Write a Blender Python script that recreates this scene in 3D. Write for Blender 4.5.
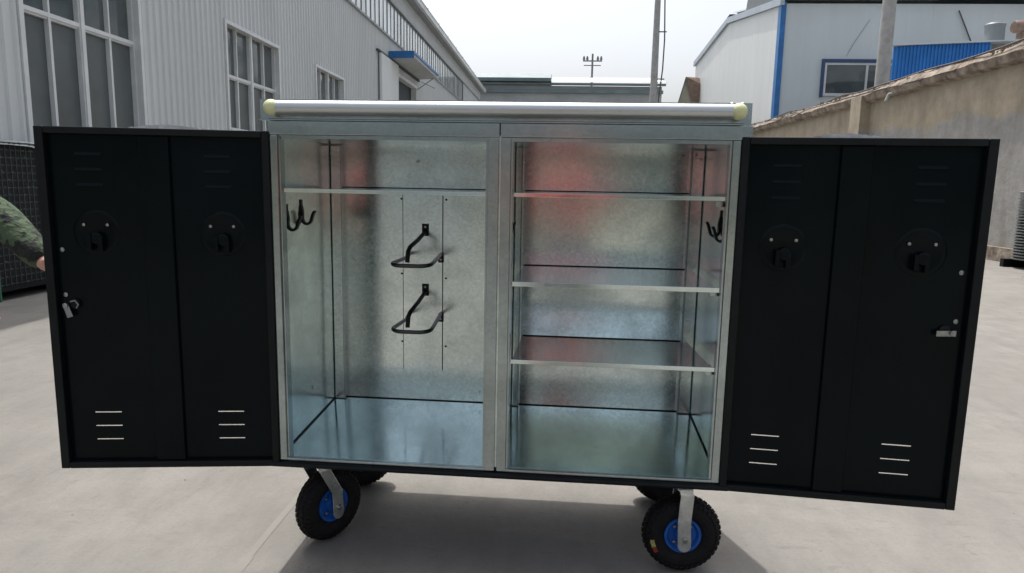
import bpy, bmesh, math, random
from mathutils import Vector, Matrix, noise as mnoise
random.seed(7)
for o in list(bpy.data.objects): bpy.data.objects.remove(o)
S = bpy.context.scene
C = S.collection
R = math.radians

# ---------------------------------------------------------------- camera
cd = bpy.data.cameras.new('camera'); cam = bpy.data.objects.new('camera', cd); C.objects.link(cam)
cd.sensor_width = 36; cd.lens = 23.7368; cd.clip_start = .02; cd.clip_end = 3000
fw = Vector((-0.08333753, 0.98530504, -0.1490934)); rt = Vector((0.99603378, 0.08703895, 0.01846444)); up = Vector((-0.03117004, 0.14696328, 0.98865071))
m = Matrix((( rt.x, up.x, -fw.x, .9809), (rt.y, up.y, -fw.y, -2.1815), (rt.z, up.z, -fw.z, 1.3457), (0, 0, 0, 1)))
cam.matrix_world = m
S.camera = cam

# ---------------------------------------------------------------- light
SUN = Vector((-.14, .36, 1)).normalized()       # direction towards the sun
elev = math.asin(SUN.z); azi = math.atan2(SUN.x, SUN.y)
W = bpy.data.worlds.new('World'); S.world = W; W.use_nodes = True
nt = W.node_tree; nt.nodes.clear()
sky = nt.nodes.new('ShaderNodeTexSky'); sky.sky_type = 'NISHITA'; sky.sun_disc = False
sky.sun_elevation = elev; sky.sun_rotation = azi
sky.air_density = 1.0; sky.dust_density = 6.0; sky.ozone_density = 1.0; sky.altitude = 0
hs = nt.nodes.new('ShaderNodeHueSaturation'); hs.inputs['Saturation'].default_value = .45
bg = nt.nodes.new('ShaderNodeBackground'); bg.inputs['Strength'].default_value = .15
ow = nt.nodes.new('ShaderNodeOutputWorld')
nt.links.new(sky.outputs[0], hs.inputs['Color']); nt.links.new(hs.outputs[0], bg.inputs['Color']); nt.links.new(bg.outputs[0], ow.inputs['Surface'])
ld = bpy.data.lights.new('sun', 'SUN'); ld.energy = 2.3; ld.angle = R(.6); ld.color = (1, .955, .9)
lo = bpy.data.objects.new('sun', ld); C.objects.link(lo); lo.rotation_euler = SUN.to_track_quat('Z', 'Y').to_euler(); lo.location = (0, 0, 30)
vs = S.view_settings; vs.view_transform = 'Standard'; vs.look = 'None'; vs.gamma = 1; vs.exposure = 0.6

# ---------------------------------------------------------------- materials
def mat(name, col, rough=.6, metal=0, var=0, vscale=4, bump=0, bscale=30, col2=None, spec=.5, rvar=0, coat=0, stretch=(1,1,1), detail=6, lo=.35, hi=.65, emis=None):
    m = bpy.data.materials.new(name); m.use_nodes = True; n = m.node_tree.nodes; l = m.node_tree.links
    b = n['Principled BSDF']
    b.inputs['Base Color'].default_value = (*col, 1); b.inputs['Roughness'].default_value = rough; b.inputs['Metallic'].default_value = metal
    b.inputs['Specular IOR Level'].default_value = spec; b.inputs['Coat Weight'].default_value = coat
    tc = n.new('ShaderNodeTexCoord'); mp = n.new('ShaderNodeMapping'); mp.inputs['Scale'].default_value = stretch
    l.new(tc.outputs['Object'], mp.inputs['Vector'])
    if var or col2:
        t = n.new('ShaderNodeTexNoise'); t.inputs['Scale'].default_value = vscale; t.inputs['Detail'].default_value = detail; t.inputs['Roughness'].default_value = .65
        l.new(mp.outputs[0], t.inputs['Vector'])
        mr = n.new('ShaderNodeMapRange'); mr.inputs[1].default_value = lo; mr.inputs[2].default_value = hi
        l.new(t.outputs['Fac'], mr.inputs[0])
        mx = n.new('ShaderNodeMix'); mx.data_type = 'RGBA'
        c2 = col2 or tuple(max(0, c*(1-var)) for c in col)
        c1 = col if col2 else tuple(min(1, c*(1+var)) for c in col)
        mx.inputs[6].default_value = (*c1, 1); mx.inputs[7].default_value = (*c2, 1)
        l.new(mr.outputs[0], mx.inputs[0]); l.new(mx.outputs[2], b.inputs['Base Color'])
        m['mix'] = mx.name
    if rvar:
        t2 = n.new('ShaderNodeTexNoise'); t2.inputs['Scale'].default_value = vscale*1.7; t2.inputs['Detail'].default_value = 5
        l.new(mp.outputs[0], t2.inputs['Vector'])
        m2 = n.new('ShaderNodeMapRange'); m2.inputs[1].default_value = .3; m2.inputs[2].default_value = .7
        m2.inputs[3].default_value = max(.02, rough-rvar); m2.inputs[4].default_value = rough+rvar
        l.new(t2.outputs['Fac'], m2.inputs[0]); l.new(m2.outputs[0], b.inputs['Roughness'])
    if bump:
        t3 = n.new('ShaderNodeTexNoise'); t3.inputs['Scale'].default_value = bscale; t3.inputs['Detail'].default_value = 6
        l.new(mp.outputs[0], t3.inputs['Vector'])
        bp = n.new('ShaderNodeBump'); bp.inputs['Strength'].default_value = bump; bp.inputs['Distance'].default_value = .02
        l.new(t3.outputs['Fac'], bp.inputs['Height']); l.new(bp.outputs[0], b.inputs['Normal'])
    return m

def zinc_mat(name, base, rough, warp, spangle=.10, stain=.35):
    """galvanised sheet: small spangle cells, patchy oxidation, wavy sheet"""
    m = bpy.data.materials.new(name); m.use_nodes = True; n = m.node_tree.nodes; l = m.node_tree.links
    b = n['Principled BSDF']; b.inputs['Metallic'].default_value = 1
    tc = n.new('ShaderNodeTexCoord')
    vo = n.new('ShaderNodeTexVoronoi'); vo.inputs['Scale'].default_value = 130; l.new(tc.outputs['Object'], vo.inputs['Vector'])
    sep = n.new('ShaderNodeSeparateColor'); l.new(vo.outputs['Color'], sep.inputs[0])
    no = n.new('ShaderNodeTexNoise'); no.inputs['Scale'].default_value = 3.2; no.inputs['Detail'].default_value = 9; no.inputs['Roughness'].default_value = .72
    l.new(tc.outputs['Object'], no.inputs['Vector'])
    mr = n.new('ShaderNodeMapRange'); mr.inputs[1].default_value = .38; mr.inputs[2].default_value = .72; l.new(no.outputs['Fac'], mr.inputs[0])
    sp = n.new('ShaderNodeMapRange'); sp.inputs[3].default_value = 1-spangle; sp.inputs[4].default_value = 1+spangle; l.new(sep.outputs[0], sp.inputs[0])
    mx = n.new('ShaderNodeMix'); mx.data_type = 'RGBA'; mx.inputs[6].default_value = (*base, 1); mx.inputs[7].default_value = (*[c*(1-stain) for c in base], 1)
    l.new(mr.outputs[0], mx.inputs[0])
    vm = n.new('ShaderNodeVectorMath'); vm.operation = 'SCALE'; l.new(mx.outputs[2], vm.inputs[0]); l.new(sp.outputs[0], vm.inputs['Scale'])
    # dark little smudges
    n2 = n.new('ShaderNodeTexNoise'); n2.inputs['Scale'].default_value = 38; n2.inputs['Detail'].default_value = 4; l.new(tc.outputs['Object'], n2.inputs['Vector'])
    n3 = n.new('ShaderNodeTexNoise'); n3.inputs['Scale'].default_value = 4.5; l.new(tc.outputs['Object'], n3.inputs['Vector'])
    mu = n.new('ShaderNodeMath'); mu.operation = 'MULTIPLY'; l.new(n2.outputs['Fac'], mu.inputs[0]); l.new(n3.outputs['Fac'], mu.inputs[1])
    ms = n.new('ShaderNodeMapRange'); ms.inputs[1].default_value = .425; ms.inputs[2].default_value = .48; ms.inputs[3].default_value = 0; ms.inputs[4].default_value = .6
    l.new(mu.outputs[0], ms.inputs[0])
    m3 = n.new('ShaderNodeMix'); m3.data_type = 'RGBA'; m3.inputs[7].default_value = (.08, .085, .085, 1)
    l.new(ms.outputs[0], m3.inputs[0]); l.new(vm.outputs[0], m3.inputs[6]); l.new(m3.outputs[2], b.inputs['Base Color'])
    rr = n.new('ShaderNodeMapRange'); rr.inputs[3].default_value = rough-.03; rr.inputs[4].default_value = rough+.10; l.new(mr.outputs[0], rr.inputs[0])
    ra = n.new('ShaderNodeMath'); ra.operation = 'MULTIPLY_ADD'; ra.inputs[1].default_value = .03; l.new(sep.outputs[1], ra.inputs[0]); l.new(rr.outputs[0], ra.inputs[2])
    l.new(ra.outputs[0], b.inputs['Roughness'])
    nw = n.new('ShaderNodeTexNoise'); nw.inputs['Scale'].default_value = 2.1; nw.inputs['Detail'].default_value = 1.5; l.new(tc.outputs['Object'], nw.inputs['Vector'])
    bp = n.new('ShaderNodeBump'); bp.inputs['Strength'].default_value = 1; bp.inputs['Distance'].default_value = warp; l.new(nw.outputs['Fac'], bp.inputs['Height'])
    l.new(bp.outputs[0], b.inputs['Normal'])
    return m

M = dict(
 zinc = zinc_mat('galvanised_sheet', (.66, .75, .745), .165, .004, .10, .32),
 zincs = zinc_mat('galvanised_shelf', (.68, .78, .78), .10, .002, .05, .18),
 zincf = zinc_mat('galvanised_frame', (.40, .46, .475), .17, .002, .06, .35),
 alu = mat('brushed_aluminium', (.52, .55, .56), .36, 1, var=.05, vscale=30, stretch=(.2, 8, 8), rvar=.05),
 steel = mat('bright_steel', (.30, .31, .31), .38, 1, var=.15, vscale=40),
 forkzinc = mat('zinc_plated_fork', (.68, .71, .72), .34, 1, var=.18, vscale=25, rvar=.08),
 black = mat('black_paint', (.0018, .0048, .0060), .36, 0, var=.25, vscale=3, bump=.03, bscale=260, rvar=.06, spec=.03),
 black2 = mat('black_steel', (.0045, .0068, .008), .42, 0, var=.3, vscale=20, spec=.2),
 tube = mat('black_coated_tube', (.016, .018, .019), .25, 0, var=.2, vscale=30, spec=.6),
 rubber = mat('tyre_rubber', (.007, .007, .008), .75, 0, var=.4, vscale=18, bump=.3, bscale=90, spec=.3),
 blue = mat('blue_hub_paint', (.010, .10, .42), .38, 0, var=.25, vscale=30, rvar=.1),
 cap = mat('pale_yellow_plastic', (.62, .64, .36), .45, 0, var=.06, vscale=40),
 yellow = mat('yellow_print', (.36, .33, .11), .6, var=.3, vscale=90), red = mat('red_print', (.30, .035, .03), .6, var=.3, vscale=90),
 film = mat('plastic_film', (.55, .57, .57), .25, 0, var=.2, vscale=12, bump=.5, bscale=25),
 conc = None,
 siding = mat('white_steel_siding', (.56, .585, .585), .42, 0, var=.06, vscale=.8, rvar=.1, stretch=(1, 1, .25), bump=.03, bscale=6),
 trimw = mat('white_window_frame', (.62, .64, .64), .4, 0, var=.07, vscale=3),
 glass = mat('dark_window_glass', (.085, .105, .11), .06, 0, var=.25, vscale=.7, spec=.8),
 screen = mat('insect_screen', (.085, .10, .10), .35, 0, var=.15, vscale=1.2, spec=.6),
 ribglass = mat('sky_tinted_glass', (.62, .67, .67), .10, 0, var=.35, vscale=1.1, stretch=(1, 1, .3), spec=1.0),  # base colour lightened to stand in for the sky reflected in the panes
 mull = mat('dark_grey_mullion', (.13, .15, .155), .5, 0, var=.1, vscale=3),
 shedblue = mat('bright_blue_sheet', (.02, .19, .56), .45, 0, var=.12, vscale=2),
 bluem = mat('blue_metal', (.022, .15, .40), .45, 0, var=.15, vscale=2),
 greym = mat('grey_metal', (.26, .28, .29), .5, .2, var=.15, vscale=2),
 soffit = mat('soffit_panel', (.40, .42, .42), .6, 0, var=.1, vscale=1),
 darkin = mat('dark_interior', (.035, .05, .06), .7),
 roofg = mat('grey_green_roof', (.16, .21, .22), .5, .1, var=.2, vscale=.7),
 roofw = mat('pale_roof_sheet', (.60, .63, .62), .5, 0, var=.2, vscale=1.5),
 farwall = mat('far_wall_paint', (.36, .38, .38), .8, 0, var=.12, vscale=.5),
 white = mat('white_panel', (.66, .69, .68), .5, 0, var=.04, vscale=.5, stretch=(1, 1, .2)),
 whitef = mat('shade_toned_panel', (.60, .66, .68), .5, 0, var=.05, vscale=.6, stretch=(1, 1, .2)),  # white panel with the shade of the front face mixed into its colour
 concpole = mat('pole_concrete', (.36, .36, .35), .85, 0, var=.15, vscale=4, bump=.2, bscale=30),
 cable = mat('cable_rubber', (.09, .08, .075), .7, var=.2, vscale=5),
 farpole = mat('haze_lightened_pole', (.17, .17, .165), .8, 0, var=.2, vscale=3),  # grey lightened to paint in the distance haze
 brick = mat('old_brick', (.30, .19, .13), .9, 0, var=.35, vscale=3, bump=.4, bscale=20),
 tile = mat('brown_roof_tile', (.20, .14, .11), .85, 0, var=.3, vscale=5),
 coping = mat('weathered_mortar', (.36, .31, .25), .95, 0, col2=(.12, .09, .07), vscale=3.5, bump=1, bscale=7),
 debris = mat('dry_debris', (.30, .235, .17), .95, 0, var=.5, vscale=9),
 wire = mat('dark_wire', (.035, .045, .045), .6, .2, var=.3, vscale=20),
 wirel = mat('weathered_wire', (.20, .22, .22), .5, .6, var=.3, vscale=20),
 darkbag = mat('black_load', (.012, .014, .016), .6, 0, var=.3, vscale=8),
 sheet = mat('pale_cover_sheet', (.33, .36, .35), .6, 0, var=.15, vscale=8, bump=.3, bscale=15),
 green = mat('green_paint', (.03, .13, .07), .5, var=.2, vscale=8),
 tank = mat('grey_tank_plastic', (.17, .19, .20), .5, 0, var=.08, vscale=3),
 skin = mat('skin', (.55, .31, .23), .5, 0, var=.12, vscale=25, bump=.15, bscale=120),
 hair = mat('black_hair', (.012, .011, .011), .6, 0, var=.3, vscale=60, bump=.5, bscale=90),
 redshirt = mat('red_cotton', (.42, .06, .06), .85, 0, var=.12, vscale=8, bump=.2, bscale=60),
 trousers = mat('dark_trousers', (.03, .035, .05), .85, 0, var=.2, vscale=8),
 shoes = mat('black_shoes', (.015, .015, .015), .5, 0, var=.2, vscale=20),
 phone = mat('black_glass', (.01, .01, .012), .1, 0, var=.2, vscale=20),
 stone = mat('stone_chip', (.24, .22, .19), .9, 0, var=.4, vscale=30),
 backwall = mat('beige_wall_paint', (.30, .29, .23), .85, 0, var=.1, vscale=.8),
)
def camo():
    m = mat('camouflage_cloth', (.055, .085, .045), .9, 0, col2=(.010, .013, .011), vscale=16, bump=1.0, bscale=26, detail=2, lo=.47, hi=.51)
    return m
M['camo'] = camo()

_n = M['black'].node_tree; _t = _n.nodes.new('ShaderNodeTexNoise'); _t.inputs['Scale'].default_value = 3.0; _t.inputs['Detail'].default_value = 2
_c = _n.nodes.new('ShaderNodeTexCoord'); _b = _n.nodes.new('ShaderNodeBump'); _b.inputs['Distance'].default_value = .006; _n.links.new(_c.outputs['Object'], _t.inputs['Vector']); _n.links.new(_t.outputs['Fac'], _b.inputs['Height']); _n.links.new(_b.outputs[0], _n.nodes['Principled BSDF'].inputs['Coat Normal'])
M['black'].node_tree.nodes['Principled BSDF'].inputs['Coat Weight'].default_value = .16; M['black'].node_tree.nodes['Principled BSDF'].inputs['Coat Roughness'].default_value = .16
def concrete():
    m = bpy.data.materials.new('concrete_yard'); m.use_nodes = True; n = m.node_tree.nodes; l = m.node_tree.links; b = n['Principled BSDF']
    tc = n.new('ShaderNodeTexCoord')
    def noise(sc, det, rough=.6, st=(1,1,1)):
        mp = n.new('ShaderNodeMapping'); mp.inputs['Scale'].default_value = st; l.new(tc.outputs['Object'], mp.inputs[0])
        t = n.new('ShaderNodeTexNoise'); t.inputs['Scale'].default_value = sc; t.inputs['Detail'].default_value = det; t.inputs['Roughness'].default_value = rough
        l.new(mp.outputs[0], t.inputs['Vector']); return t.outputs['Fac']
    def rng(x, a, b_, c=0, d=1):
        r = n.new('ShaderNodeMapRange'); r.inputs[1].default_value = a; r.inputs[2].default_value = b_; r.inputs[3].default_value = c; r.inputs[4].default_value = d; l.new(x, r.inputs[0]); return r.outputs[0]
    def mix(f, a, b_):
        x = n.new('ShaderNodeMix'); x.data_type = 'RGBA'; l.new(f, x.inputs[0])
        for i, v in ((6, a), (7, b_)):
            if isinstance(v, tuple): x.inputs[i].default_value = (*v, 1)
            else: l.new(v, x.inputs[i])
        return x.outputs[2]
    c = mix(rng(noise(.7, 6), .35, .65), (0.189, 0.182, 0.167), (0.223, 0.215, 0.199))
    c = mix(rng(noise(5, 8, .7, (1, .5, 1)), .42, .7, 0, .7), c, (0.149, 0.144, 0.132)); c = mix(rng(noise(2.2, 9, .75, (.5, 1.3, 1)), .5, .62, 0, .45), c, (0.242, 0.232, 0.213)); c = mix(rng(noise(9, 9, .8, (.5, 1.4, 1)), .56, .66, 0, .5), c, (0.128, 0.121, 0.109))
    c = mix(rng(noise(70, 3, .6), .5, .8, 0, .5), c, (0.153, 0.148, 0.135))
    c = mix(rng(noise(14, 5, .75, (1, .45, 1)), .63, .72, 0, .45), c, (0.106, 0.101, 0.092))
    c = mix(rng(noise(120, 1, .5), .72, .78, 0, .6), c, (0.072, 0.068, 0.065))
    c = mix(rng(noise(.25, 3), .5, .7, 0, .35), c, (0.153, 0.147, 0.132))
    c = mix(rng(noise(24, 10, .85), .55, .68, 0, .5), c, (.115, .11, .10)); c = mix(rng(noise(1.1, 8, .8, (1.6, .35, 1)), .55, .63, 0, .35), c, (.13, .125, .115))
    l.new(c, b.inputs['Base Color']); b.inputs['Roughness'].default_value = .82; b.inputs['Specular IOR Level'].default_value = .35
    bp = n.new('ShaderNodeBump'); bp.inputs['Strength'].default_value = .35; bp.inputs['Distance'].default_value = .01
    l.new(noise(45, 8, .7), bp.inputs['Height']); l.new(bp.outputs[0], b.inputs['Normal'])
    return m
M['conc'] = concrete()
M['joint'] = mat('joint_mortar', (.222, .213, .196), .9, 0, col2=(.188, .181, .167), vscale=3)
def plaster():
    m = bpy.data.materials.new('old_plaster'); m.use_nodes = True; n = m.node_tree.nodes; l = m.node_tree.links; b = n['Principled BSDF']
    tc = n.new('ShaderNodeTexCoord'); sx = n.new('ShaderNodeSeparateXYZ'); l.new(tc.outputs['Object'], sx.inputs[0])
    t = n.new('ShaderNodeTexNoise'); t.inputs['Scale'].default_value = .9; t.inputs['Detail'].default_value = 7; l.new(tc.outputs['Object'], t.inputs['Vector'])
    ad = n.new('ShaderNodeMath'); ad.operation = 'MULTIPLY_ADD'; ad.inputs[1].default_value = 1.4; l.new(t.outputs['Fac'], ad.inputs[0]); l.new(sx.outputs[2], ad.inputs[2])
    mr = n.new('ShaderNodeMapRange'); mr.inputs[1].default_value = 3.55; mr.inputs[2].default_value = 3.75; l.new(ad.outputs[0], mr.inputs[0])
    t2 = n.new('ShaderNodeTexNoise'); t2.inputs['Scale'].default_value = 2.4; t2.inputs['Detail'].default_value = 9; t2.inputs['Roughness'].default_value = .72; l.new(tc.outputs['Object'], t2.inputs['Vector'])
    r2 = n.new('ShaderNodeMapRange'); r2.inputs[1].default_value = .35; r2.inputs[2].default_value = .68; l.new(t2.outputs['Fac'], r2.inputs[0])
    def mix(f, a, c):
        x = n.new('ShaderNodeMix'); x.data_type = 'RGBA'; l.new(f, x.inputs[0])
        for i, v in ((6, a), (7, c)):
            if isinstance(v, tuple): x.inputs[i].default_value = (*v, 1)
            else: l.new(v, x.inputs[i])
        return x.outputs[2]
    grey = mix(r2.outputs[0], (.34, .335, .32), (.22, .215, .20)); be = mix(r2.outputs[0], (.41, .355, .27), (.29, .245, .18))
    # run-down streaks under the coping
    mp = n.new('ShaderNodeMapping'); mp.inputs['Scale'].default_value = (1, 1.3, .3); l.new(tc.outputs['Object'], mp.inputs[0])
    t3 = n.new('ShaderNodeTexNoise'); t3.inputs['Scale'].default_value = 1.5; t3.inputs['Detail'].default_value = 6; l.new(mp.outputs[0], t3.inputs['Vector'])
    r3 = n.new('ShaderNodeMapRange'); r3.inputs[1].default_value = .52; r3.inputs[2].default_value = .7; r3.inputs[4].default_value = .4; l.new(t3.outputs['Fac'], r3.inputs[0])
    c = mix(r3.outputs[0], mix(mr.outputs[0], grey, be), (.17, .15, .12))
    l.new(c, b.inputs['Base Color']); b.inputs['Roughness'].default_value = .92
    bp = n.new('ShaderNodeBump'); bp.inputs['Strength'].default_value = .6; bp.inputs['Distance'].default_value = .03; l.new(t2.outputs['Fac'], bp.inputs['Height']); l.new(bp.outputs[0], b.inputs['Normal'])
    return m
M['plaster'] = plaster()

# ---------------------------------------------------------------- mesh helpers
class B:
    """collects shapes into one mesh"""
    def __init__(s): s.bm = bmesh.new()
    def box(s, x0, x1, y0, y1, z0, z1):
        v = [s.bm.verts.new((x, y, z)) for z in (z0, z1) for y in (y0, y1) for x in (x0, x1)]
        for f in ((0,2,3,1),(4,5,7,6),(0,1,5,4),(2,6,7,3),(0,4,6,2),(1,3,7,5)): s.bm.faces.new([v[i] for i in f])
        return s
    def quad(s, *p): s.bm.faces.new([s.bm.verts.new(q) for q in p]); return s
    def tube(s, pts, r, n=10, cap=True):
        pts = [Vector(p) for p in pts]; rings = []
        rr = r if isinstance(r, (list, tuple)) else [r]*len(pts)
        t0 = (pts[1]-pts[0]).normalized(); a = t0.orthogonal().normalized()
        for i, p in enumerate(pts):
            t = ((pts[min(i+1, len(pts)-1)]-p).normalized() + (p-pts[max(i-1, 0)]).normalized()).normalized()
            a = (a - t*a.dot(t)).normalized(); b = t.cross(a)
            rings.append([s.bm.verts.new(p + (a*math.cos(2*math.pi*k/n) + b*math.sin(2*math.pi*k/n))*rr[i]) for k in range(n)])
        for i in range(len(pts)-1):
            for k in range(n): s.bm.faces.new((rings[i][k], rings[i][(k+1)%n], rings[i+1][(k+1)%n], rings[i+1][k]))
        if cap: s.bm.faces.new(rings[0][::-1]); s.bm.faces.new(rings[-1])
        return s
    def flat(s, pts, w, t, wdir):
        """flat bar through points; w along wdir"""
        pts = [Vector(p) for p in pts]; wd = Vector(wdir).normalized(); rings = []
        for i, p in enumerate(pts):
            d = (pts[min(i+1, len(pts)-1)]-pts[max(i-1, 0)]).normalized(); nn = d.cross(wd).normalized()
            rings.append([s.bm.verts.new(p + wd*a*w/2 + nn*b*t/2) for a, b in ((1,1),(-1,1),(-1,-1),(1,-1))])
        for i in range(len(pts)-1):
            for k in range(4): s.bm.faces.new((rings[i][k], rings[i][(k+1)%4], rings[i+1][(k+1)%4], rings[i+1][k]))
        s.bm.faces.new(rings[0][::-1]); s.bm.faces.new(rings[-1]); return s
    def lathe(s, prof, n=32, axis='Y', c=(0,0,0), closed=False):
        rings = []
        for (r, h) in prof:
            ring = []
            for k in range(n):
                a = 2*math.pi*k/n; u, v = r*math.cos(a), r*math.sin(a)
                p = {'Y': (u, h, v), 'Z': (u, v, h), 'X': (h, u, v)}[axis]
                ring.append(s.bm.verts.new((p[0]+c[0], p[1]+c[1], p[2]+c[2])))
            rings.append(ring)
        m_ = len(rings)
        for i in range(m_ if closed else m_-1):
            for k in range(n): s.bm.faces.new((rings[i][k], rings[i][(k+1)%n], rings[(i+1)%m_][(k+1)%n], rings[(i+1)%m_][k]))
        if not closed:
            s.bm.faces.new(rings[0][::-1]); s.bm.faces.new(rings[-1])
        return s
    def prism(s, poly, a0, a1, axis='X'):
        """polygon (2D) extruded along axis"""
        f = {'X': lambda u, v, a: (a, u, v), 'Y': lambda u, v, a: (u, a, v), 'Z': lambda u, v, a: (u, v, a)}[axis]
        lo_ = [s.bm.verts.new(f(u, v, a0)) for u, v in poly]; hi_ = [s.bm.verts.new(f(u, v, a1)) for u, v in poly]; k = len(poly)
        s.bm.faces.new(lo_[::-1]); s.bm.faces.new(hi_)
        for i in range(k): s.bm.faces.new((lo_[i], lo_[(i+1)%k], hi_[(i+1)%k], hi_[i]))
        return s
    def sheet(s, xs, zs, holes, y0, y1):
        """upright panel with real rectangular holes, thickness y0..y1"""
        xs = sorted(set(xs)); zs = sorted(set(zs))
        hole = lambda x, z: any(h[0] < x < h[1] and h[2] < z < h[3] for h in holes)
        nx, nz = len(xs)-1, len(zs)-1
        solid = [[not hole((xs[i]+xs[i+1])/2, (zs[j]+zs[j+1])/2) for j in range(nz)] for i in range(nx)]
        V = {}
        def v(i, j, y):
            if (i, j, y) not in V: V[(i, j, y)] = s.bm.verts.new((xs[i], y, zs[j]))
            return V[(i, j, y)]
        ok = lambda i, j: 0 <= i < nx and 0 <= j < nz and solid[i][j]
        for i in range(nx):
            for j in range(nz):
                if not solid[i][j]: continue
                s.bm.faces.new((v(i,j,y0), v(i+1,j,y0), v(i+1,j+1,y0), v(i,j+1,y0)))
                s.bm.faces.new((v(i,j,y1), v(i,j+1,y1), v(i+1,j+1,y1), v(i+1,j,y1)))
                for (di, dj, a, b) in ((-1,0,(i,j+1),(i,j)), (1,0,(i+1,j),(i+1,j+1)), (0,-1,(i,j),(i+1,j)), (0,1,(i+1,j+1),(i,j+1))):
                    if not ok(i+di, j+dj): s.bm.faces.new((v(*a,y0), v(*a,y1), v(*b,y1), v(*b,y0)))
        return s

def obj(name, b, material, parent=None, smooth=False, bevel=0, keep=False, loc=None, rotz=0):
    bm = b.bm; bmesh.ops.recalc_face_normals(bm, faces=bm.faces)
    me = bpy.data.meshes.new(name); bm.to_mesh(me); bm.free()
    if smooth:
        for p in me.polygons: p.use_smooth = True
        try: me.set_sharp_from_angle(angle=R(40))
        except Exception: pass
    me.materials.append(material)
    o = bpy.data.objects.new(name, me); C.objects.link(o)
    if parent: o.parent = parent
    if bevel:
        md = o.modifiers.new('bevel', 'BEVEL'); md.width = bevel; md.segments = 2; md.limit_method = 'ANGLE'; md.angle_limit = R(40)
    if loc is not None: o.location = loc; o.rotation_euler = (0, 0, rotz); o['_keep'] = 1
    return o
def thing(name, label, cat, group=None, loc=None):
    o = bpy.data.objects.new(name, None); C.objects.link(o); o.empty_display_size = .1
    return tag(o, label, cat, group)
def tag(o, label, cat, group=None):
    o['label'] = label; o['category'] = cat
    if group: o['group'] = group
    return o
def struct(o): o['kind'] = 'structure'; return o
def copy_tree(o, parent=None):
    c = o.copy(); C.objects.link(c); c.parent = parent
    for ch in list(o.children): copy_tree(ch, c)
    return c
def finish(root, env=False, base=None):
    """put the thing's origin at its base; parts keep their place"""
    parts = []
    def walk(o):
        parts.append(o)
        for ch in o.children: walk(ch)
    walk(root)
    if base is None:
        vs_ = [v.co for o in parts if o.type == 'MESH' and '_keep' not in o and not (o.parent and '_keep' in o.parent) for v in o.data.vertices]
        lo_ = [min(v[i] for v in vs_) for i in range(3)]; hi_ = [max(v[i] for v in vs_) for i in range(3)]
        base = Vector(((lo_[0]+hi_[0])/2, (lo_[1]+hi_[1])/2, lo_[2]))
    base = Vector(base)
    def shift(o):
        if '_keep' in o: o.location -= base; return
        if o.type == 'MESH': o.data.transform(Matrix.Translation(-base))
        for ch in o.children: shift(ch)
    shift(root)
    th = ENV if env else 0
    root.location = Matrix.Rotation(th, 3, 'Z') @ base; root.rotation_euler = (0, 0, th)
    for o in parts:
        if '_keep' in o: del o['_keep']
    return root
ENV = 0.0242

# ---------------------------------------------------------------- ground
b = B(); b.quad((-400, -400, 0), (400, -400, 0), (400, 400, 0), (-400, 400, 0))
struct(obj('ground', b, M['conc'])).rotation_euler = (0, 0, ENV)
b = B()
for X in (-.135,):
    pts = [(X + random.uniform(-.006, .006), -6+i*.25) for i in range(100)]
    for (p, q) in zip(pts, pts[1:]):
        w = random.uniform(.014, .026); b.quad((p[0]-w, p[1], .0015), (p[0]+w, p[1], .0015), (q[0]+w, q[1], .0015), (q[0]-w, q[1], .0015))
for Y in ():
    pts = [(-4.6+i*.3, Y + random.uniform(-.006, .006)) for i in range(50)]
    for (p, q) in zip(pts, pts[1:]): w = .008; b.quad((p[0], p[1]-w, .0045), (q[0], q[1]-w, .0045), (q[0], q[1]+w, .0045), (p[0], p[1]+w, .0045))
struct(obj('ground_joint', b, M['joint'])).rotation_euler = (0, 0, ENV)
b = B()
for i in range(420):
    x, y = random.uniform(-3.5, 9), random.uniform(-.6, 12); s_ = random.uniform(.0015, .005)*(1+max(y,0)*.12)
    k = random.randint(4, 6); a0 = random.random()*6
    pp = [(x+math.cos(a0+6.283*j/k)*s_*random.uniform(.6, 1.5), y+math.sin(a0+6.283*j/k)*s_*random.uniform(.6, 1.3)) for j in range(k)]
    b.prism(pp, 0.0, s_*.5, 'Z')
o = obj('gravel', b, M['stone']); o['kind'] = 'stuff'; o.rotation_euler = (0, 0, ENV)

# ---------------------------------------------------------------- left factory building
WX = -5.6
def corrug(b, y0, y1, z0, z1, x=WX, pitch=.185, d=.032):
    """trapezoid rib sheet facing +X"""
    prof = []; k0 = math.floor(y0/pitch)
    for k in range(k0, math.ceil(y1/pitch)+1):
        c = k*pitch
        for (o_, h) in ((0, 0), (.52, 0), (.66, 1), (.86, 1)): prof.append((c+o_*pitch, x+h*d))
    def at(y):
        for p, q in zip(prof, prof[1:]):
            if p[0] <= y <= q[0]: return p[1]+(q[1]-p[1])*(y-p[0])/(q[0]-p[0])
        return x
    prof = [(k0*pitch-pitch*.14, x+d)]+prof
    prof = [(y0, at(y0))] + [p for p in prof if y0 < p[0] < y1] + [(y1, at(y1))]
    lo_ = [b.bm.verts.new((p[1], p[0], z0)) for p in prof]; hi_ = [b.bm.verts.new((p[1], p[0], z1)) for p in prof]
    for i in range(len(prof)-1): b.bm.faces.new((lo_[i], lo_[i+1], hi_[i+1], hi_[i]))
fac = thing('factory_building', 'long pale grey factory hall with ribbed metal wall, big windows and blue door canopy', 'building')
wins = [(5.98, 8.32, 1.25, 4.36, 2), (11.2, 13.7, 2.35, 4.36, 2), (16.25, 18.6, 2.35, 4.38, 2), (.9, 3.2, 1.25, 4.36, 2), (34, 36.4, 2.35, 4.38, 2), (42, 44.4, 2.35, 4.38, 2)]
DOOR = (25.6, 29.6, 0, 5.75)
b = B(); segs = sorted([(w[0], w[1], w[2], w[3]) for w in wins] + [DOOR]); y = -6.0
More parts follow.
